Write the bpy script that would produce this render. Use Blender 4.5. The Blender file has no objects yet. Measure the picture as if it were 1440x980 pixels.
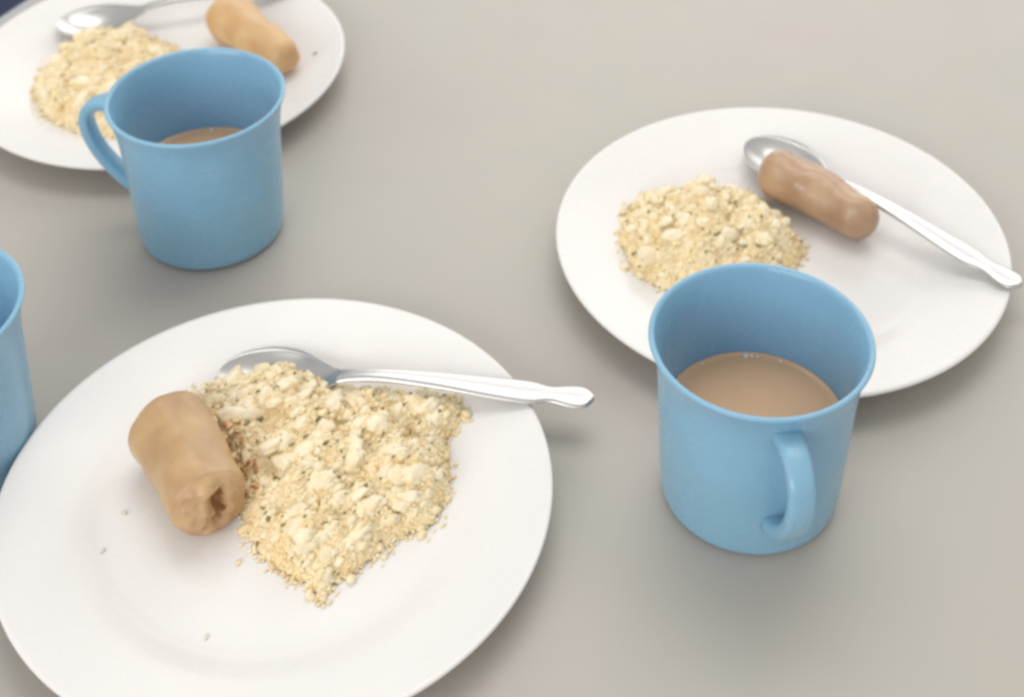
import bpy, bmesh, math, random
from mathutils import Vector, Matrix, noise

random.seed(7)
scene = bpy.context.scene
C = scene.collection

# ------------------------------------------------------------------ camera
PITCH, ROLL = 0.49309, -0.00647
fwd = Vector((0, math.cos(PITCH), -math.sin(PITCH)))
r0 = Vector((1, 0, 0)); u0 = r0.cross(fwd)
right = r0 * math.cos(ROLL) + u0 * math.sin(ROLL)
up = -r0 * math.sin(ROLL) + u0 * math.cos(ROLL)
cam_d = bpy.data.cameras.new('camera')
cam = bpy.data.objects.new('camera', cam_d); C.objects.link(cam)
M = Matrix((right, up, -fwd)).transposed().to_4x4()
M.translation = Vector((0, 0, 0.54513))
cam.matrix_world = M
cam_d.sensor_fit = 'HORIZONTAL'; cam_d.sensor_width = 36
cam_d.lens = 2076.286 / 1440 * 36
cam_d.shift_x = -33.04 / 1440
cam_d.shift_y = -551.84 / 1440
cam_d.clip_start = 0.01; cam_d.clip_end = 100
cam_d.dof.use_dof = True
cam_d.dof.focus_distance = 0.66
cam_d.dof.aperture_fstop = 9.0
scene.camera = cam

# ------------------------------------------------------------------ light
world = bpy.data.worlds.new('World'); scene.world = world
world.use_nodes = True
bg = world.node_tree.nodes['Background']
bg.inputs['Color'].default_value = (1.0, 0.985, 0.965, 1)
bg.inputs['Strength'].default_value = 0.63

def area(name, loc, target, sx, sy, power, col=(1, 1, 1)):
    d = bpy.data.lights.new(name, 'AREA'); d.shape = 'RECTANGLE'
    d.size = sx; d.size_y = sy; d.energy = power; d.color = col
    o = bpy.data.objects.new(name, d); C.objects.link(o)
    o.location = loc
    o.rotation_euler = (Vector(target) - Vector(loc)).to_track_quat('-Z', 'Y').to_euler()
    return o
area('ceiling_light', (0.1, 1.3, 1.9), (0.05, 0.7, 0), 1.6, 1.0, 13, (1, 0.985, 0.95))
area('front_fill_light', (-1.3, -1.5, 1.1), (0.0, 0.6, 0), 2.0, 1.4, 35, (1, 0.985, 0.95))  # added fill from behind the camera to lift the mug fronts, no known window
area('far_sheen_light', (1.3, 4.6, 1.9), (0.2, 0.7, 0), 5.0, 2.6, 66, (1, 0.975, 0.94))  # broad unseen panel, added for the sheen across the far tabletop

scene.view_settings.view_transform = 'Standard'
scene.view_settings.look = 'None'
scene.view_settings.exposure = 0.06
scene.view_settings.gamma = 1.0
scene.render.engine = 'CYCLES'
scene.cycles.filter_width = 3.0
scene.cycles.max_bounces = 8

# ------------------------------------------------------------------ helpers
def lin(r, g, b):
    f = lambda c: (c / 255 / 12.92) if c / 255 <= 0.04045 else ((c / 255 + 0.055) / 1.055) ** 2.4
    return (f(r), f(g), f(b), 1)

def material(name, col, rough=0.5, metal=0.0, var=0.06, scale=40, bump=0.0, bscale=200,
             sss=0.0, sss_rad=(0.004, 0.003, 0.002), island=0.0, spec=0.5, col2=None, coat=0.0, detail=3, rvar=0.0):
    m = bpy.data.materials.new(name); m.use_nodes = True
    nt = m.node_tree; N = nt.nodes; L = nt.links
    p = N['Principled BSDF']
    tc = N.new('ShaderNodeTexCoord')
    nz = N.new('ShaderNodeTexNoise'); nz.inputs['Scale'].default_value = scale
    nz.inputs['Detail'].default_value = detail
    L.new(tc.outputs['Object'], nz.inputs['Vector'])
    mix = N.new('ShaderNodeMix'); mix.data_type = 'RGBA'
    a = Vector(col[:3])
    b = Vector(col2[:3]) if col2 else a * (1 - 2 * var)
    if not col2: a = a * (1 + var)
    mix.inputs[6].default_value = (min(a[0], 1), min(a[1], 1), min(a[2], 1), 1)
    mix.inputs[7].default_value = (b[0], b[1], b[2], 1)
    ramp = N.new('ShaderNodeMapRange')
    ramp.inputs['From Min'].default_value = 0.3; ramp.inputs['From Max'].default_value = 0.7
    L.new(nz.outputs['Fac'], ramp.inputs['Value'])
    L.new(ramp.outputs['Result'], mix.inputs[0])
    out = mix.outputs[2]
    if island:
        g = N.new('ShaderNodeNewGeometry')
        hs = N.new('ShaderNodeHueSaturation')
        mr = N.new('ShaderNodeMapRange')
        mr.inputs['To Min'].default_value = 1 - island; mr.inputs['To Max'].default_value = 1 + island
        L.new(g.outputs['Random Per Island'], mr.inputs['Value'])
        L.new(mr.outputs['Result'], hs.inputs['Value'])
        mr2 = N.new('ShaderNodeMapRange')
        mr2.inputs['To Min'].default_value = 1 + island; mr2.inputs['To Max'].default_value = 1 - island
        L.new(g.outputs['Random Per Island'], mr2.inputs['Value'])
        L.new(mr2.outputs['Result'], hs.inputs['Saturation'])
        L.new(out, hs.inputs['Color']); out = hs.outputs['Color']
    L.new(out, p.inputs['Base Color'])
    p.inputs['Roughness'].default_value = rough
    if rvar:                                              # handling marks: the gloss is not even
        n3 = N.new('ShaderNodeTexNoise'); n3.inputs['Scale'].default_value = 32; n3.inputs['Detail'].default_value = 7
        n3.inputs['Roughness'].default_value = 0.7
        L.new(tc.outputs['Object'], n3.inputs['Vector'])
        m3 = N.new('ShaderNodeMapRange'); m3.inputs['From Min'].default_value = 0.35; m3.inputs['From Max'].default_value = 0.7
        m3.inputs['To Min'].default_value = rough; m3.inputs['To Max'].default_value = rough + rvar
        L.new(n3.outputs['Fac'], m3.inputs['Value']); L.new(m3.outputs['Result'], p.inputs['Roughness'])
    p.inputs['Metallic'].default_value = metal
    p.inputs['Specular IOR Level'].default_value = spec
    p.inputs['Coat Weight'].default_value = coat
    p.inputs['Coat Roughness'].default_value = 0.12
    if sss:
        p.inputs['Subsurface Weight'].default_value = sss
        p.inputs['Subsurface Radius'].default_value = sss_rad
        p.inputs['Subsurface Scale'].default_value = 1.0
    if bump:
        n2 = N.new('ShaderNodeTexNoise'); n2.inputs['Scale'].default_value = bscale
        n2.inputs['Detail'].default_value = 4
        L.new(tc.outputs['Object'], n2.inputs['Vector'])
        bp = N.new('ShaderNodeBump'); bp.inputs['Strength'].default_value = bump
        bp.inputs['Distance'].default_value = 0.001
        L.new(n2.outputs['Fac'], bp.inputs['Height'])
        L.new(bp.outputs['Normal'], p.inputs['Normal'])
    return m

MAT = {
    'table': material('grey_laminate', lin(181, 173, 166), 0.42, col2=lin(177, 174, 164), scale=9, rvar=0.06, bump=0.03, bscale=600),
    'edge': material('table_edge_band', lin(176, 177, 182), 0.4, var=0.03),
    'metal_leg': material('painted_steel', lin(70, 72, 76), 0.4, metal=0.6),
    'floor': material('navy_floor', lin(20, 40, 80), 0.6, var=0.2, scale=6),
    'plate': material('white_ceramic', (0.80, 0.782, 0.765, 1), 0.22, rvar=0.12, var=0.012, scale=14, coat=0.0),
    'mug': material('blue_plastic', (0.240, 0.445, 0.595, 1), 0.20, rvar=0.14, var=0.03, scale=25, bump=0.04, bscale=350,
                    sss=0.5, sss_rad=(0.003, 0.004, 0.005)),
    'tea': material('milky_tea', lin(226, 183, 144), 0.14, var=0.03, scale=30),
    'froth': material('tea_froth', lin(240, 228, 212), 0.12, var=0.03),
    'steel': material('stainless_steel', (0.62, 0.61, 0.60, 1), 0.32, metal=1.0, var=0.02, bump=0.03, bscale=500),
    'mound': material('crumbly_base', (0.90, 0.78, 0.54, 1), 0.5, col2=(0.84, 0.66, 0.37, 1), scale=70, bump=0.4,
                      bscale=420),
    'crumb': material('crumbly_grain', (0.90, 0.80, 0.575, 1), 0.48, col2=(0.82, 0.635, 0.33, 1), scale=85, island=0.06),
    'clump': material('soft_pale_clump', (0.90, 0.81, 0.61, 1), 0.42, col2=(0.88, 0.72, 0.45, 1), scale=120, bump=0.4, bscale=500, island=0.05),
    'herb': material('dark_fleck', lin(150, 144, 88), 0.6, col2=lin(100, 98, 56), scale=300, island=0.25),
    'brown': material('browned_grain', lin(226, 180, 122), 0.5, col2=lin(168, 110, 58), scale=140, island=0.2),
    'sausage': material('sausage_skin', lin(202, 170, 126), 0.36, col2=lin(176, 139, 100), scale=55, bump=0.35, detail=8,
                        bscale=110, sss=0.3, sss_rad=(0.004, 0.002, 0.001)),
    'sausage_pale': material('sausage_skin_tan', lin(216, 182, 134), 0.4, col2=lin(200, 156, 108), scale=55, bump=0.3, bscale=110, detail=8,
                        sss=0.3, sss_rad=(0.004, 0.002, 0.001)),
    'sausage_b': material('sausage_skin_pale', lin(196, 166, 136), 0.27, col2=lin(170, 134, 106), scale=55, bump=0.35, detail=8,
                        bscale=110, sss=0.3, sss_rad=(0.004, 0.002, 0.001)),
    'sausage_in': material('sausage_cut_meat', lin(172, 124, 76), 0.5, col2=lin(128, 82, 42), scale=170, bump=0.8,
                           bscale=260),
    'smudge': material('plate_smudge', lin(226, 222, 206), 0.5, var=0.1),
}

def link_mesh(name, me, mat, parent=None, smooth=True):
    me.materials.append(mat)
    if smooth:
        me.polygons.foreach_set('use_smooth', [True] * len(me.polygons))
    o = bpy.data.objects.new(name, me); C.objects.link(o)
    if parent: o.parent = parent
    return o

def from_data(name, v, f, mat, parent=None, smooth=True):
    me = bpy.data.meshes.new(name); me.from_pydata(v, [], f); me.update()
    return link_mesh(name, me, mat, parent, smooth)

def thing(name, label, cat, loc, rz=0, group=None):
    o = bpy.data.objects.new(name, None); C.objects.link(o)
    o.empty_display_size = 0.02
    o.location = loc; o.rotation_euler = (0, 0, rz)
    o['label'] = label; o['category'] = cat
    if group: o['group'] = group
    return o

def tag(o, label, cat, group=None):
    o['label'] = label; o['category'] = cat
    if group: o['group'] = group
    return o

def copy_thing(root, loc, rz, label):
    r = root.copy(); C.objects.link(r); r.location = loc; r.rotation_euler = (0, 0, rz); r['label'] = label
    for ch in list(root.children):
        c = ch.copy(); C.objects.link(c); c.parent = r
        for g in list(ch.children):
            d = g.copy(); C.objects.link(d); d.parent = c
    return r

def lathe(prof, seg=128, close=True):
    """prof: list of (r, z); r == 0 becomes a pole"""
    v, f, rings = [], [], []
    for r, z in prof:
        if r < 1e-7:
            rings.append([len(v)]); v.append((0, 0, z))
        else:
            rings.append(list(range(len(v), len(v) + seg)))
            v += [(r * math.cos(2 * math.pi * k / seg), r * math.sin(2 * math.pi * k / seg), z) for k in range(seg)]
    for a, b in zip(rings, rings[1:]):
        for k in range(seg):
            k2 = (k + 1) % seg
            if len(a) == 1 and len(b) == 1: continue
            if len(a) == 1: f.append((a[0], b[k2], b[k]))
            elif len(b) == 1: f.append((a[k], a[k2], b[0]))
            else: f.append((a[k], a[k2], b[k2], b[k]))
    return v, f

def spline(pts, n):
    """Catmull-Rom through pts (tuples of any length), n samples per span"""
    out = []
    P = [pts[0]] + list(pts) + [pts[-1]]
    for i in range(1, len(P) - 2):
        p0, p1, p2, p3 = (Vector(p) for p in P[i - 1:i + 3])
        for k in range(n):
            t = k / n
            out.append(0.5 * ((2 * p1) + (-p0 + p2) * t + (2 * p0 - 5 * p1 + 4 * p2 - p3) * t * t
                              + (-p0 + 3 * p1 - 3 * p2 + p3) * t ** 3))
    out.append(Vector(pts[-1]))
    return out

# ------------------------------------------------------------------ table and floor
edge_p = Vector((-0.3860, 0.9395)); ed = Vector((0.42, 0.9075)).normalized(); ea = math.atan2(ed.y, ed.x)
def rounded_slab(x0, x1, y0, y1, z0, z1, r=0.006):
    bm = bmesh.new()
    vs = [bm.verts.new((x, y, z)) for z in (z0, z1) for x, y in ((x0, y0), (x1, y0), (x1, y1), (x0, y1))]
    bm.faces.new(vs[3::-1]); bm.faces.new(vs[4:8])
    for k in range(4): bm.faces.new((vs[k], vs[(k + 1) % 4], vs[4 + (k + 1) % 4], vs[4 + k]))
    bmesh.ops.bevel(bm, geom=bm.edges[:], offset=r, segments=4, affect='EDGES', profile=0.5)
    me = bpy.data.meshes.new('slab'); bm.to_mesh(me); bm.free(); return me
table = thing('table', 'long table with smooth pale grey top under all the plates and mugs', 'table',
              (edge_p.x, edge_p.y, -0.74), ea)
# local: +x along the long edge (away from the camera), -y across the table
BAND = 0.010
link_mesh('tabletop', rounded_slab(-1.7, 0.75, -0.95, -BAND, 0.712, 0.74, 0.0008), MAT['table'], table)
link_mesh('edge_band', rounded_slab(-1.7, 0.75, -BAND - 0.0001, 0, 0.710, 0.7395, 0.004), MAT['edge'], table)
for x in (-1.6, 0.65):
    for y in (-0.87, -0.10):
        link_mesh('leg', rounded_slab(x - 0.02, x + 0.02, y - 0.02, y + 0.02, 0.0, 0.7115, 0.003), MAT['metal_leg'], table)
fl = from_data('floor', [(-6, -6, -0.74), (6, -6, -0.74), (6, 6, -0.74), (-6, 6, -0.74)], [(0, 1, 2, 3)], MAT['floor'])
fl['kind'] = 'structure'

# ------------------------------------------------------------------ plates
P1 = (-0.11862, 0.47688, 0.0); P2 = (0.13536, 0.65253, 0.0); P3 = (-0.25434, 0.84219, 0.0)
def plate_mesh():
    top = [(0, .0052), (.03, .0052), (.060, .0053), (.074, .0056), (.080, .0063), (.086, .0082), (.092, .0103),
           (.098, .0119), (.108, .0142), (.118, .0164), (.1228, .0175)]
    lip = [(.1243, .0177), (.12500, .0170), (.12480, .0160), (.1236, .0154)]
    bot = [(.116, .0132), (.100, .0094), (.086, .0052), (.079, .0016), (.0765, .0), (.073, .0), (.0715, .0018), (.05, .0019), (0, .0019)]
    prof = [tuple(p) for p in spline(top, 4)] + lip + bot
    return lathe(prof, 160)
pv, pf = plate_mesh()
plate_me = bpy.data.meshes.new('plate'); plate_me.from_pydata(pv, [], pf); plate_me.update()
bm = bmesh.new(); bm.from_mesh(plate_me); bmesh.ops.recalc_face_normals(bm, faces=bm.faces[:]); bm.to_mesh(plate_me); bm.free()
def plate(loc, label):
    if not plate_me.materials:
        o = link_mesh('plate', plate_me, MAT['plate'])
    else:
        o = bpy.data.objects.new('plate', plate_me); C.objects.link(o)
    o.location = loc
    return tag(o, label, 'plate', 'white plates of food on the table')
plate(P1, 'largest white round plate at the front, a spoon handle crossing its right rim')
plate(P2, 'white round plate behind the mug whose handle faces the viewer')
plate(P3, 'white round plate at the far corner of the table, cut off by the picture edge')
def plate_z(r):
    pr = [(0, .0052), (.074, .0056), (.080, .0063), (.086, .0082), (.092, .0103), (.098, .0119), (.108, .0142), (.118, .0164), (.2, .0177)]
    for (a, za), (b, zb) in zip(pr, pr[1:]):
        if r <= b: return za + (zb - za) * (r - a) / (b - a)
    return .0177

# ------------------------------------------------------------------ mugs
M1 = (0.09756, 0.48933, 0.0); M2 = (-0.18836, 0.68259, 0.0); M3 = (-0.28245, 0.51141, 0.0)
MUG_OUT = [(.0372, .0006), (.0398, .0026), (.0409, .0060), (.0419, .018), (.0428, .036), (.0437, .056), (.0447, .072), (.0461, .082), (.0480, .0885), (.0490, .0912)]
MUG_IN = [(.0466, .0922), (.0457, .0900), (.0441, .084), (.0426, .074), (.0417, .058), (.0408, .038), (.0398, .018), (.0385, .008), (.035, .0046), (.0, .0042)]
def r_in(z):
    pr = sorted(((zz, rr) for rr, zz in MUG_IN))
    for (a, ra), (b, rb) in zip(pr, pr[1:]):
        if a <= z <= b: return ra + (rb - ra) * (z - a) / (b - a)
def make_mug(label):
    t = thing('mug', label, 'mug', (0, 0, 0), 0, 'light blue plastic mugs on the table')
    base = [(0, .0016), (.030, .0016), (.033, .0002), (.0355, .0)]
    lip = [(.04930, .0919), (.04915, .0926), (.04865, .0930), (.0479, .09305), (.0472, .0928)]
    prof = base + [tuple(p) for p in spline(MUG_OUT, 5)] + lip + [tuple(p) for p in spline(MUG_IN, 5)]
    v, f = lathe(prof, 128)
    me = bpy.data.meshes.new('mug_body'); me.from_pydata(v, [], f); me.update()
    b = bmesh.new(); b.from_mesh(me); bmesh.ops.recalc_face_normals(b, faces=b.faces[:]); b.to_mesh(me); b.free()
    link_mesh('body', me, MAT['mug'], t)
    # handle: strap swept along a D curve in the local xz plane (+x is outward)
    path = spline([(.0448, .0790), (.0500, .0802), (.0590, .0797), (.0662, .0752), (.0692, .0670), (.0680, .0570), (.0640, .0470),
                   (.0575, .0375), (.0500, .0300), (.0416, .0245)], 6)
    v, f = [], []
    sec = 16
    for i, p in enumerate(path):
        a = path[max(0, i - 1)]; b_ = path[min(len(path) - 1, i + 1)]
        tx, tz = (b_ - a).x, (b_ - a).y
        l = math.hypot(tx, tz); nx, nz = tz / l, -tx / l
        s = i / (len(path) - 1)
        w = .0056 + .0010 * (abs(2 * s - 1)) ** 3; th = .0034 + .0007 * (abs(2 * s - 1)) ** 4
        for k in range(sec):
            q = 2 * math.pi * k / sec
            cx, cy = math.cos(q), math.sin(q)
            ex = math.copysign(abs(cx) ** 0.55, cx); ey = math.copysign(abs(cy) ** 0.55, cy)
            v.append((p.x + nx * th * ey, w * ex, p.y + nz * th * ey))
    for i in range(len(path) - 1):
        for k in range(sec):
            k2 = (k + 1) % sec
            f.append((i * sec + k, i * sec + k2, (i + 1) * sec + k2, (i + 1) * sec + k))
    f.append(tuple(range(sec))); f.append(tuple(range((len(path) - 1) * sec, len(path) * sec)))
    me = bpy.data.meshes.new('mug_handle'); me.from_pydata(v, [], f); me.update()
    b = bmesh.new(); b.from_mesh(me); bmesh.ops.recalc_face_normals(b, faces=b.faces[:]); b.to_mesh(me); b.free()
    link_mesh('handle', me, MAT['mug'], t)
    return t
mug1 = make_mug('light blue mug at the right with its handle facing the viewer')
mug1.location = M1; mug1.rotation_euler.z = math.radians(-83)
copy_thing(mug1, M2, math.radians(168), 'light blue mug with its handle on the left, beside the far corner plate')
copy_thing(mug1, M3, math.radians(200), 'light blue mug at the left picture edge, mostly cut off')

TEA_Z = 0.0442
def tea(loc, label, bubbles, TEA_Z=TEA_Z):
    R = r_in(TEA_Z) - 0.0001
    prof = [(0, TEA_Z), (R * .5, TEA_Z), (R * .9, TEA_Z), (R * .97, TEA_Z + .0002), (R, TEA_Z + .0011)]
    t = thing('milky_tea', label, 'tea', loc, 0, 'milky tea in the blue mugs')
    v, f = lathe(prof, 96)
    f = [q[::-1] for q in f]
    low = [(R - .0002, TEA_Z - .004), (0, TEA_Z - .004)]
    o = from_data('tea_surface', v, f, MAT['tea'], t)
    for (a, rr, s) in bubbles:
        bm = bmesh.new(); bmesh.ops.create_icosphere(bm, subdivisions=2, radius=s)
        for q in bm.verts: q.co.z *= .7
        me = bpy.data.meshes.new('bubble'); bm.to_mesh(me); bm.free()
        b = link_mesh('bubble', me, MAT['froth'], t)
        b.location = (R * rr * math.cos(a), R * rr * math.sin(a), TEA_Z + s * .3)
tea(M1, 'milky brown tea half filling the mug with the handle facing the viewer',
    [(math.radians(88), .955, .0017), (math.radians(84), .965, .0011), (math.radians(80), .96, .0008), (math.radians(64), .97, .0009), (math.radians(120), .97, .0008)])
tea(M2, 'sliver of milky brown tea low in the mug beside the far corner plate',
    [(math.radians(96), .955, .0015), (math.radians(90), .97, .0008)], .0414)

# ------------------------------------------------------------------ spoons
SPOON_L = 0.187
def make_spoon(label):
    t = thing('spoon', label, 'spoon', (0, 0, 0), 0, 'steel spoons on the plates')
    # outline half width along x, measured from the bowl tip
    W = [(0, .0), (.0008, .0046), (.004, .0105), (.010, .0158), (.020, .0198), (.029, .0205), (.039, .0182), (.048, .0130), (.055, .0078), (.061, .0047)]
    Z = [(0, .0105), (.012, .0104), (.030, .0104), (.046, .0110), (.056, .0128), (.061, .0139)]
    D = [(0, .0), (.004, .0032), (.012, .0070), (.024, .0094), (.036, .0085), (.048, .0045), (.056, .0012), (.061, .0)]
    def ev(T, x):
        for (a, ya), (b, yb) in zip(T, T[1:]):
            if x <= b:
                s = (x - a) / (b - a); s = s
                return ya + (yb - ya) * s
        return T[-1][1]
    def smooth_tab(T): return [tuple(p) for p in spline(T, 6)]
    W2, Z2, D2 = smooth_tab(W), smooth_tab(Z), smooth_tab(D)
    nu, nv = 56, 20
    xs = [.061 * (i / nu) ** 1.6 if i < nu // 2 else None for i in range(nu + 1)]
    xs = [.061 * (0.5 - 0.5 * math.cos(math.pi * i / nu)) ** 1.0 for i in range(nu + 1)]
    v, f = [], []
    th = .0011
    for side in (0, 1):
        for x in xs:
            w, zc, d = max(ev(W2, x), .0002), ev(Z2, x), max(0, ev(D2, x))
            for j in range(nv + 1):
                s = -1 + 2 * j / nv
                z = zc - d * (1 - abs(s) ** 2.2)
                v.append((x, w * s * (1 if side == 0 else .985), z - (th if side else 0)))
    n1 = (nu + 1) * (nv + 1)
    for i in range(nu):
        for j in range(nv):
            a = i * (nv + 1) + j
            f.append((a, a + nv + 1, a + nv + 2, a + 1)); f.append((n1 + a, n1 + a + 1, n1 + a + nv + 2, n1 + a + nv + 1))
    for i in range(nu):
        for j in (0, nv):
            a = i * (nv + 1) + j; b = a + nv + 1
            f.append((a, n1 + a, n1 + b, b) if j == 0 else (a, b, n1 + b, n1 + a))
    for i in (0, nu):
        for j in range(nv):
            a = i * (nv + 1) + j
            f.append((a, a + 1, n1 + a + 1, n1 + a))
    me = bpy.data.meshes.new('spoon_bowl'); me.from_pydata(v, [], f); me.update()
    b = bmesh.new(); b.from_mesh(me); bmesh.ops.recalc_face_normals(b, faces=b.faces[:]); b.to_mesh(me); b.free()
    link_mesh('bowl', me, MAT['steel'], t)
    HW = [(.0600, .0048), (.068, .0042), (.085, .0042), (.110, .0054), (.135, .0068), (.150, .0074), (.158, .0070), (.1630, .0056), (.168, .0054),
          (.174, .0068), (.180, .0072), (.1842, .0056), (.187, .0010)]
    HZ = [(.0600, .0136), (.068, .0152), (.085, .0168), (.110, .0166), (.135, .0150), (.160, .0136), (.187, .0131)]
    HT = [(.0600, .0009), (.075, .0014), (.11, .0012), (.15, .0010), (.187, .0009)]
    A, B, Tt = smooth_tab(HW), smooth_tab(HZ), smooth_tab(HT)
    v, f = [], []; sec = 20; nx = 80
    for i in range(nx + 1):
        x = .0600 + (.187 - .0600) * i / nx
        w, z, h = max(.0006, ev(A, x)), ev(B, x), ev(Tt, x)
        for k in range(sec):
            q = 2 * math.pi * k / sec; cx, cy = math.cos(q), math.sin(q)
            crown = .0009 * (1 - (abs(cx)) ** 2)
            v.append((x, w * math.copysign(abs(cx) ** .7, cx), z + h * math.copysign(abs(cy) ** .8, cy) + crown))
    for i in range(nx):
        for k in range(sec):
            k2 = (k + 1) % sec
            f.append((i * sec + k, i * sec + k2, (i + 1) * sec + k2, (i + 1) * sec + k))
    f.append(tuple(range(sec))); f.append(tuple(range(nx * sec, nx * sec + sec)))
    me = bpy.data.meshes.new('spoon_handle'); me.from_pydata(v, [], f); me.update()
    b = bmesh.new(); b.from_mesh(me); bmesh.ops.recalc_face_normals(b, faces=b.faces[:]); b.to_mesh(me); b.free()
    link_mesh('handle', me, MAT['steel'], t)
    return t
sp1 = make_spoon('steel spoon half buried in food on the front plate, handle sticking out past the rim')
sp1.location = (P1[0] - .0400, P1[1] + .0725, .0062); sp1.rotation_euler = (0, 0, math.radians(-7))
sp2 = copy_thing(sp1, (P2[0] - .0055, P2[1] + .0900, .0068), math.radians(-47.5),
           'steel spoon lying behind the sausage on the plate at the right')
sp3 = copy_thing(sp1, (P3[0] - .080, P3[1] + .0420, .0065), math.radians(17),
           'steel spoon at the far edge of the food on the corner plate')

# ------------------------------------------------------------------ sausages
def sausage(name, label, a, b, ra, rb, mat, capa=0.9, capb=0.9, hollow=False, bend=0.0, seed=1):
    a, b = Vector(a), Vector(b)
    t = thing(name, label, 'sausage', ((a.x + b.x) / 2, (a.y + b.y) / 2, plate_z(0)), 0, 'short brown sausages on the plates')
    o = Vector(t.location); a, b = a - o, b - o
    ax = (b - a); L = ax.length; ax.normalize()
    side = ax.cross(Vector((0, 0, 1))).normalized(); upv = side.cross(ax)
    seg = 56
    st = []
    for k in range(9):                                   # start cap
        q = math.pi / 2 * k / 9
        st.append((-ra * capa * math.cos(q), ra * math.sin(q) ** .75))
    for k in range(25):
        s = k / 24; st.append((L * s, ra + (rb - ra) * s + .0006 * math.sin(s * 7 + seed)))
    if hollow:
        NC = 26
        for k in range(1, NC + 1):
            q = math.pi / 2 * k / NC
            st.append((L + rb * capb * math.sin(q) ** 1.3, rb * math.cos(q) ** .62 if k < NC else 0))
    else:
        for k in range(1, 10):
            q = math.pi / 2 * k / 9
            st.append((L + rb * capb * math.sin(q), rb * math.cos(q) ** .75 if k < 9 else 0))
    def dent(p):
        """folded slit in the cut end: how far (m) a point of the cap is pushed in"""
        d = p - (a + ax * L)
        u_, w_ = d.dot(side), d.dot(upv)
        u_ += .0030; w_ -= .0015
        an = math.radians(112)
        e, g = u_ * math.cos(an) + w_ * math.sin(an), -u_ * math.sin(an) + w_ * math.cos(an)
        g += .0016 * math.sin(e * 260) + .0008
        return (.0062 * math.exp(-(e / .0088) ** 4 - (g / .0036) ** 2) - .0016 * math.exp(-(e / .011) ** 4 - ((g + .0072) / .0026) ** 2)
                + .0016 * noise.noise(p * 210) + .0008 * noise.noise(p * 520))
    def put(stations, v, f, flip=False, squash=None):
        rings = []
        for x, r in stations:
            s = min(1, max(0, x / L))
            off = bend * (4 * s * (1 - s))
            c = a + ax * x + side * off
            if r < 1e-6:
                rings.append([len(v)]); v.append(tuple(c)); continue
            rg = []
            for k in range(seg):
                q = 2 * math.pi * k / seg
                d = side * math.cos(q) + upv * math.sin(q)
                n = noise.noise(Vector((x * 45 + seed * 7, math.cos(q) * 1.1, math.sin(q) * 1.1))) * .0022
                n += noise.noise(Vector((x * 170 + seed * 3, math.cos(q) * 2.5, math.sin(q) * 2.5))) * .0005
                rr = r * (1 + n / .016)
                if squash: rr *= squash(q, x)
                rg.append(len(v)); pt = c + d * rr
                if hollow and x > L: pt = pt - ax * dent(pt) * min(1, (x - L) / (rb * capb * .5))
                v.append(tuple(pt))
            rings.append(rg)
        for A, B in zip(rings, rings[1:]):
            for k in range(seg):
                k2 = (k + 1) % seg
                if len(A) == 1: f.append((A[0], B[k], B[k2]))
                elif len(B) == 1: f.append((A[k], B[0], A[k2]))
                else: f.append((A[k], B[k], B[k2], A[k2]))
    v, f = [], []
    st[0] = (st[0][0], 0)
    put(st, v, f)
    inner = set()
    if hollow:
        for n_, q in enumerate(f):
            m_ = sum((Vector(v[k]) for k in q), Vector()) / len(q)
            if (m_ - a).dot(ax) > L + .0005 - .006 and dent(m_) > .0030 and (m_ - a).dot(ax) > L - .004: inner.add(n_)
    for nm, fs, mm in (('skin', [q for n_, q in enumerate(f) if n_ not in inner], mat), ('cut_end', [q for n_, q in enumerate(f) if n_ in inner], MAT['sausage_in'])):
        if not fs: continue
        me = bpy.data.meshes.new('sausage_' + nm); me.from_pydata(v, [], fs); me.update()
        bm = bmesh.new(); bm.from_mesh(me)
        bmesh.ops.delete(bm, geom=[q for q in bm.verts if not q.link_faces], context='VERTS')
        if nm == 'skin' and not inner: bmesh.ops.recalc_face_normals(bm, faces=bm.faces[:])
        bm.to_mesh(me); bm.free()
        ob = link_mesh(nm, me, mm, t)
        if nm == 'cut_end': ob['label'] = 'darker folded cut end'
    return t
sausage('sausage', 'thick brown sausage with a hollow cut end on the front plate',
        (P1[0] - .0540, P1[1] + .0280, .0245), (P1[0] - .0275, P1[1] - .0140, .0225), .0198, .0168, MAT['sausage'], capa=.42, capb=.42, hollow=True, seed=2)
sausage('sausage', 'brown sausage lying against the spoon bowl on the plate at the right',
        (P2[0] + .0085, P2[1] + .0465, .0225), (P2[0] + .0435, P2[1] + .0140, .0200), .0152, .0132, MAT['sausage_b'], capa=.9, capb=1.1, bend=-.002, seed=5)
sausage('sausage', 'tan sausage partly hidden behind the mug rim on the far corner plate',
        (P3[0] + .0430, P3[1] + .0400, .0215), (P3[0] + .0840, P3[1] - .0080, .0235), .0175, .0125, MAT['sausage_pale'], capa=.8, capb=1.0, bend=.0, seed=9)

# ------------------------------------------------------------------ heaps of crumbly food
def inside(poly, x, y):
    c = False; n = len(poly); j = n - 1
    for i in range(n):
        xi, yi = poly[i]; xj, yj = poly[j]
        if (yi > y) != (yj > y) and x < (xj - xi) * (y - yi) / (yj - yi) + xi: c = not c
        j = i
    return c
def edge_dist(poly, x, y):
    d = 9
    n = len(poly)
    for i in range(n):
        ax, ay = poly[i]; bx, by = poly[(i + 1) % n]
        vx, vy = bx - ax, by - ay
        t = max(0, min(1, ((x - ax) * vx + (y - ay) * vy) / (vx * vx + vy * vy)))
        d = min(d, math.hypot(x - ax - vx * t, y - ay - vy * t))
    return d
ICO = bmesh.new(); bmesh.ops.create_icosphere(ICO, subdivisions=1, radius=1)
ICO_V = [v.co.copy() for v in ICO.verts]; ICO_F = [tuple(v.index for v in f.verts) for f in ICO.faces]; ICO.free()
ICO = bmesh.new(); bmesh.ops.create_icosphere(ICO, subdivisions=3, radius=1)
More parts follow.
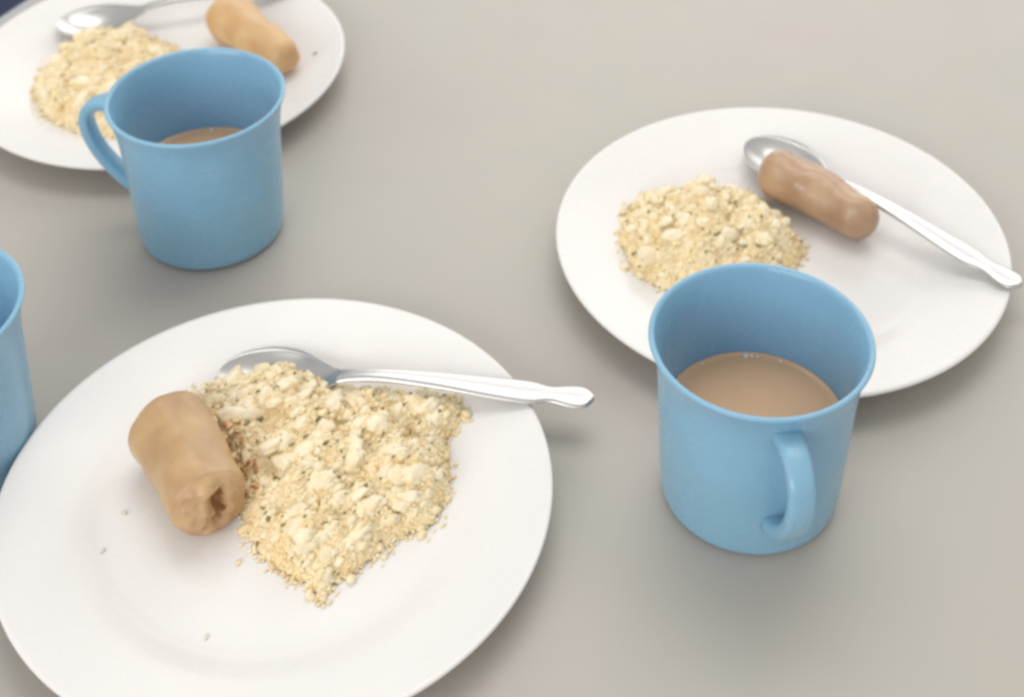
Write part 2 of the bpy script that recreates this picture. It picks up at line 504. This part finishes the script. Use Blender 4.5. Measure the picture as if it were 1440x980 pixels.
ICO3_V = [v.co.copy() for v in ICO.verts]; ICO3_F = [tuple(v.index for v in f.verts) for f in ICO.faces]; ICO.free()
def blob(v, f, c, sx, sy, sz, rot, seed):
    b = len(v)
    for q in ICO_V:
        n = 1 + .35 * noise.noise(q * 1.3 + Vector((seed * 1.7, seed * .9, seed)))
        p = rot @ Vector((q.x * sx * n, q.y * sy * n, q.z * sz * n))
        v.append((c[0] + p.x, c[1] + p.y, c[2] + p.z))
    f.extend(tuple(i + b for i in t) for t in ICO_F)
def rrot(rng, az=None, tilt=.6):
    a = rng.uniform(0, 6.283) if az is None else rng.gauss(az, .45)
    return Matrix.Rotation(a, 3, 'Z') @ Matrix.Rotation(rng.uniform(-tilt, tilt), 3, 'Y') @ Matrix.Rotation(rng.uniform(-1, 1), 3, 'X')

def heap(label, P, poly, H, fall, ncr, nfl, seed, bumps=(), brown=None, az=None, group='heaps of crumbly food on the plates'):
    rng = random.Random(seed)
    t = thing('food_heap', label, 'food', P, 0, group)
    x0, x1 = min(p[0] for p in poly), max(p[0] for p in poly); y0, y1 = min(p[1] for p in poly), max(p[1] for p in poly)
    def hgt(x, y):
        d = edge_dist(poly, x, y) if inside(poly, x, y) else 0
        h = H * (1 - math.exp(-d / fall))
        for bx, by, br, bh in bumps: h += bh * math.exp(-((x - bx) ** 2 + (y - by) ** 2) / br ** 2) * min(1, d / .006)
        k = min(1, d / .008)
        h += k * (.0058 * noise.noise(Vector((x * 60 + seed, y * 60, 1))) + .0030 * noise.noise(Vector((x * 150, y * 150 + seed, 4)))
                  + .0011 * noise.noise(Vector((x * 380, y * 380 + seed, 9))))
        return max(0, h)
    st = .0011; nx = int((x1 - x0) / st) + 2; ny = int((y1 - y0) / st) + 2
    idx = {}; v, f = [], []
    for i in range(nx):
        for j in range(ny):
            x, y = x0 + i * st, y0 + j * st
            if inside(poly, x, y):
                idx[i, j] = len(v); v.append((x, y, plate_z(math.hypot(x, y)) - .0004 + hgt(x, y)))
    for (i, j), a in idx.items():
        q = [idx.get(k) for k in ((i, j), (i + 1, j), (i + 1, j + 1), (i, j + 1))]
        if None not in q: f.append(tuple(q))
    from_data('mound', v, f, MAT['mound'], t)
    def pick(margin=0.0):
        while True:
            x, y = rng.uniform(x0 - margin, x1 + margin), rng.uniform(y0 - margin, y1 + margin)
            if inside(poly, x, y): return x, y
            if margin and edge_dist(poly, x, y) < abs(rng.gauss(0, margin * .4)): return x, y
    cv, cf = [], []
    for n in range(ncr):
        x, y = pick(.006 if rng.random() < .5 else 0)
        big = rng.random() < .05
        s = rng.uniform(.0014, .0026) if big else rng.uniform(.0004, .0011)
        h = hgt(x, y) if inside(poly, x, y) else 0
        z = plate_z(math.hypot(x, y)) + max(h + s * rng.uniform(-.8, .15), s * .4)
        blob(cv, cf, (x, y, z), s * rng.uniform(1.0, 1.9), s * rng.uniform(.7, 1.05), s * rng.uniform(.55, .9), rrot(rng, az), n + seed)
    o = from_data('crumbs', cv, cf, MAT['crumb'], t); o['kind'] = 'stuff'
    # bigger soft clumps half sunk in the heap
    kv, kf = [], []
    for n in range(int(ncr / 38)):
        x, y = pick()
        if edge_dist(poly, x, y) < .006: continue
        s = rng.uniform(.0020, .0052)
        c = Vector((x, y, plate_z(math.hypot(x, y)) + hgt(x, y) + s * rng.uniform(-.62, -.12)))
        b0 = len(kv); rot = rrot(rng, az, .4)
        sx, sy, sz = s * rng.uniform(1.0, 1.7), s * rng.uniform(.8, 1.1), s * rng.uniform(.5, .75)
        for q in ICO3_V:
            o_ = Vector((n * 3.1, seed, n * 1.3))
            m_ = 1 + .38 * noise.noise(q * 1.6 + o_) + .20 * noise.noise(q * 4.5 + o_) + .10 * noise.noise(q * 11 + o_)
            p = rot @ Vector((q.x * sx, q.y * sy, q.z * sz)) * m_
            kv.append(tuple(c + p))
        kf.extend(tuple(i + b0 for i in t_) for t_ in ICO3_F)
    o = from_data('soft_clumps', kv, kf, MAT['clump'], t); o['kind'] = 'stuff'
    fv, ff = [], []
    for n in range(nfl):
        x, y = pick()
        s = rng.uniform(.0005, .0010) * (1.5 if rng.random() < .15 else 1)
        z = plate_z(math.hypot(x, y)) + hgt(x, y) + s * rng.uniform(.3, .9)
        blob(fv, ff, (x, y, z), s * rng.uniform(1.0, 2.2), s * .7, s * .5, rrot(rng, az, .3), n * 3 + seed)
    o = from_data('dark_flecks', fv, ff, MAT['herb'], t); o['kind'] = 'stuff'
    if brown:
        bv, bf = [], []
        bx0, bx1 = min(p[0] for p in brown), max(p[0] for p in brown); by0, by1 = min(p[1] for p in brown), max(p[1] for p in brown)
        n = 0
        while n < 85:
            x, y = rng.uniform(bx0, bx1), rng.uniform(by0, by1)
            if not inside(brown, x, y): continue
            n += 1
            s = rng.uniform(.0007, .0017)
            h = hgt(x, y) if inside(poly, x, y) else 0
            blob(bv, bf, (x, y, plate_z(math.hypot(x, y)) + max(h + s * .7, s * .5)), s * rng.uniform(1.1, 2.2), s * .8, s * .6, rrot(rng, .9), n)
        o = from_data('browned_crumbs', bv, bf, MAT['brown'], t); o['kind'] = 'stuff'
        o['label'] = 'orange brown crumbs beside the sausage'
    return t

POLY1 = [(-.0553, .0649), (-.0374, .0784), (-.0094, .0815), (.0205, .0715), (.0491, .0670), (.0777, .059), (.0842, .0469), (.0746, .0354), (.0784, .0053), (.0722, -.0128),
         (.0568, -.0203), (.0443, -.0328), (.0311, -.0448), (.0250, -.0545), (.0190, -.0440), (.0077, -.0391), (-.006, -.0278), (-.0190, -.0040), (-.0410, .0200), (-.0540, .0454)]
POLY2 = [(-.0841, .0298), (-.0726, .0493), (-.0361, .058), (-.0077, .0486), (.0086, .0185), (.0163, .0013), (.0075, -.0174), (-.0271, -.043), (-.05, -.0428), (-.0683, -.033),
         (-.083, -.0213), (-.0895, .0048)]
POLY3 = [(-.0803, -.0247), (-.0794, .0026), (-.0691, .0374), (-.0588, .0547), (-.0222, .0484), (.0067, .0285), (.0166, .015), (.0148, -.0342), (-.0027, -.078), (-.0336, -.0761),
         (-.0634, -.0538)]
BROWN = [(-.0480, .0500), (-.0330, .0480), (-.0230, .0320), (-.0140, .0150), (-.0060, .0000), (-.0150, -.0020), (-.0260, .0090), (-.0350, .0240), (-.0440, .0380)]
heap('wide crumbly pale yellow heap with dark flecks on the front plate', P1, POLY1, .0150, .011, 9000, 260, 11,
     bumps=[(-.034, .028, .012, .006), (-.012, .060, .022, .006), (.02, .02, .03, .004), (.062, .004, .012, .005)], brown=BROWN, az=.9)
heap('rounded crumbly pale yellow heap left of the sausage on the plate at the right', P2, POLY2, .0170, .013, 5200, 120, 23,
     bumps=[(-.03, .015, .03, .004)], az=.7)
heap('crumbly pale yellow heap behind the mug handle on the far corner plate', P3, POLY3, .0150, .014, 4200, 60, 37,
     bumps=[(-.03, .01, .03, .004)], az=.6)

# ------------------------------------------------------------------ loose crumbs on the plates
def crumb(P, x, y, s, label, seed, mat='smudge'):
    v, f = [], []
    rng = random.Random(seed)
    blob(v, f, (0, 0, 0), s * 1.5, s, s * .5, rrot(rng, None, .1), seed)
    o = from_data('food_crumb', v, f, MAT[mat])
    o.location = (P[0] + x, P[1] + y, plate_z(math.hypot(x, y)) + s * .35)
    tag(o, label, 'crumb', 'loose crumbs on the plates')
crumb(P1, -.0741, -.0263, .0011, 'tiny pale crumb furthest left on the bare white of the front plate', 1)
crumb(P1, -.0698, -.0048, .0012, 'tiny pale crumb left of the sausage on the front plate', 2)
crumb(P1, -.0133, -.0324, .0013, 'small yellowish crumb between sausage and heap on the front plate', 3, 'crumb')
crumb(P1, -.0202, -.0695, .0011, 'tiny pale crumb near the front rim of the front plate', 4)
crumb(P3, .1044, .0089, .0013, 'small dark crumb right of the sausage on the far corner plate', 5, 'herb')
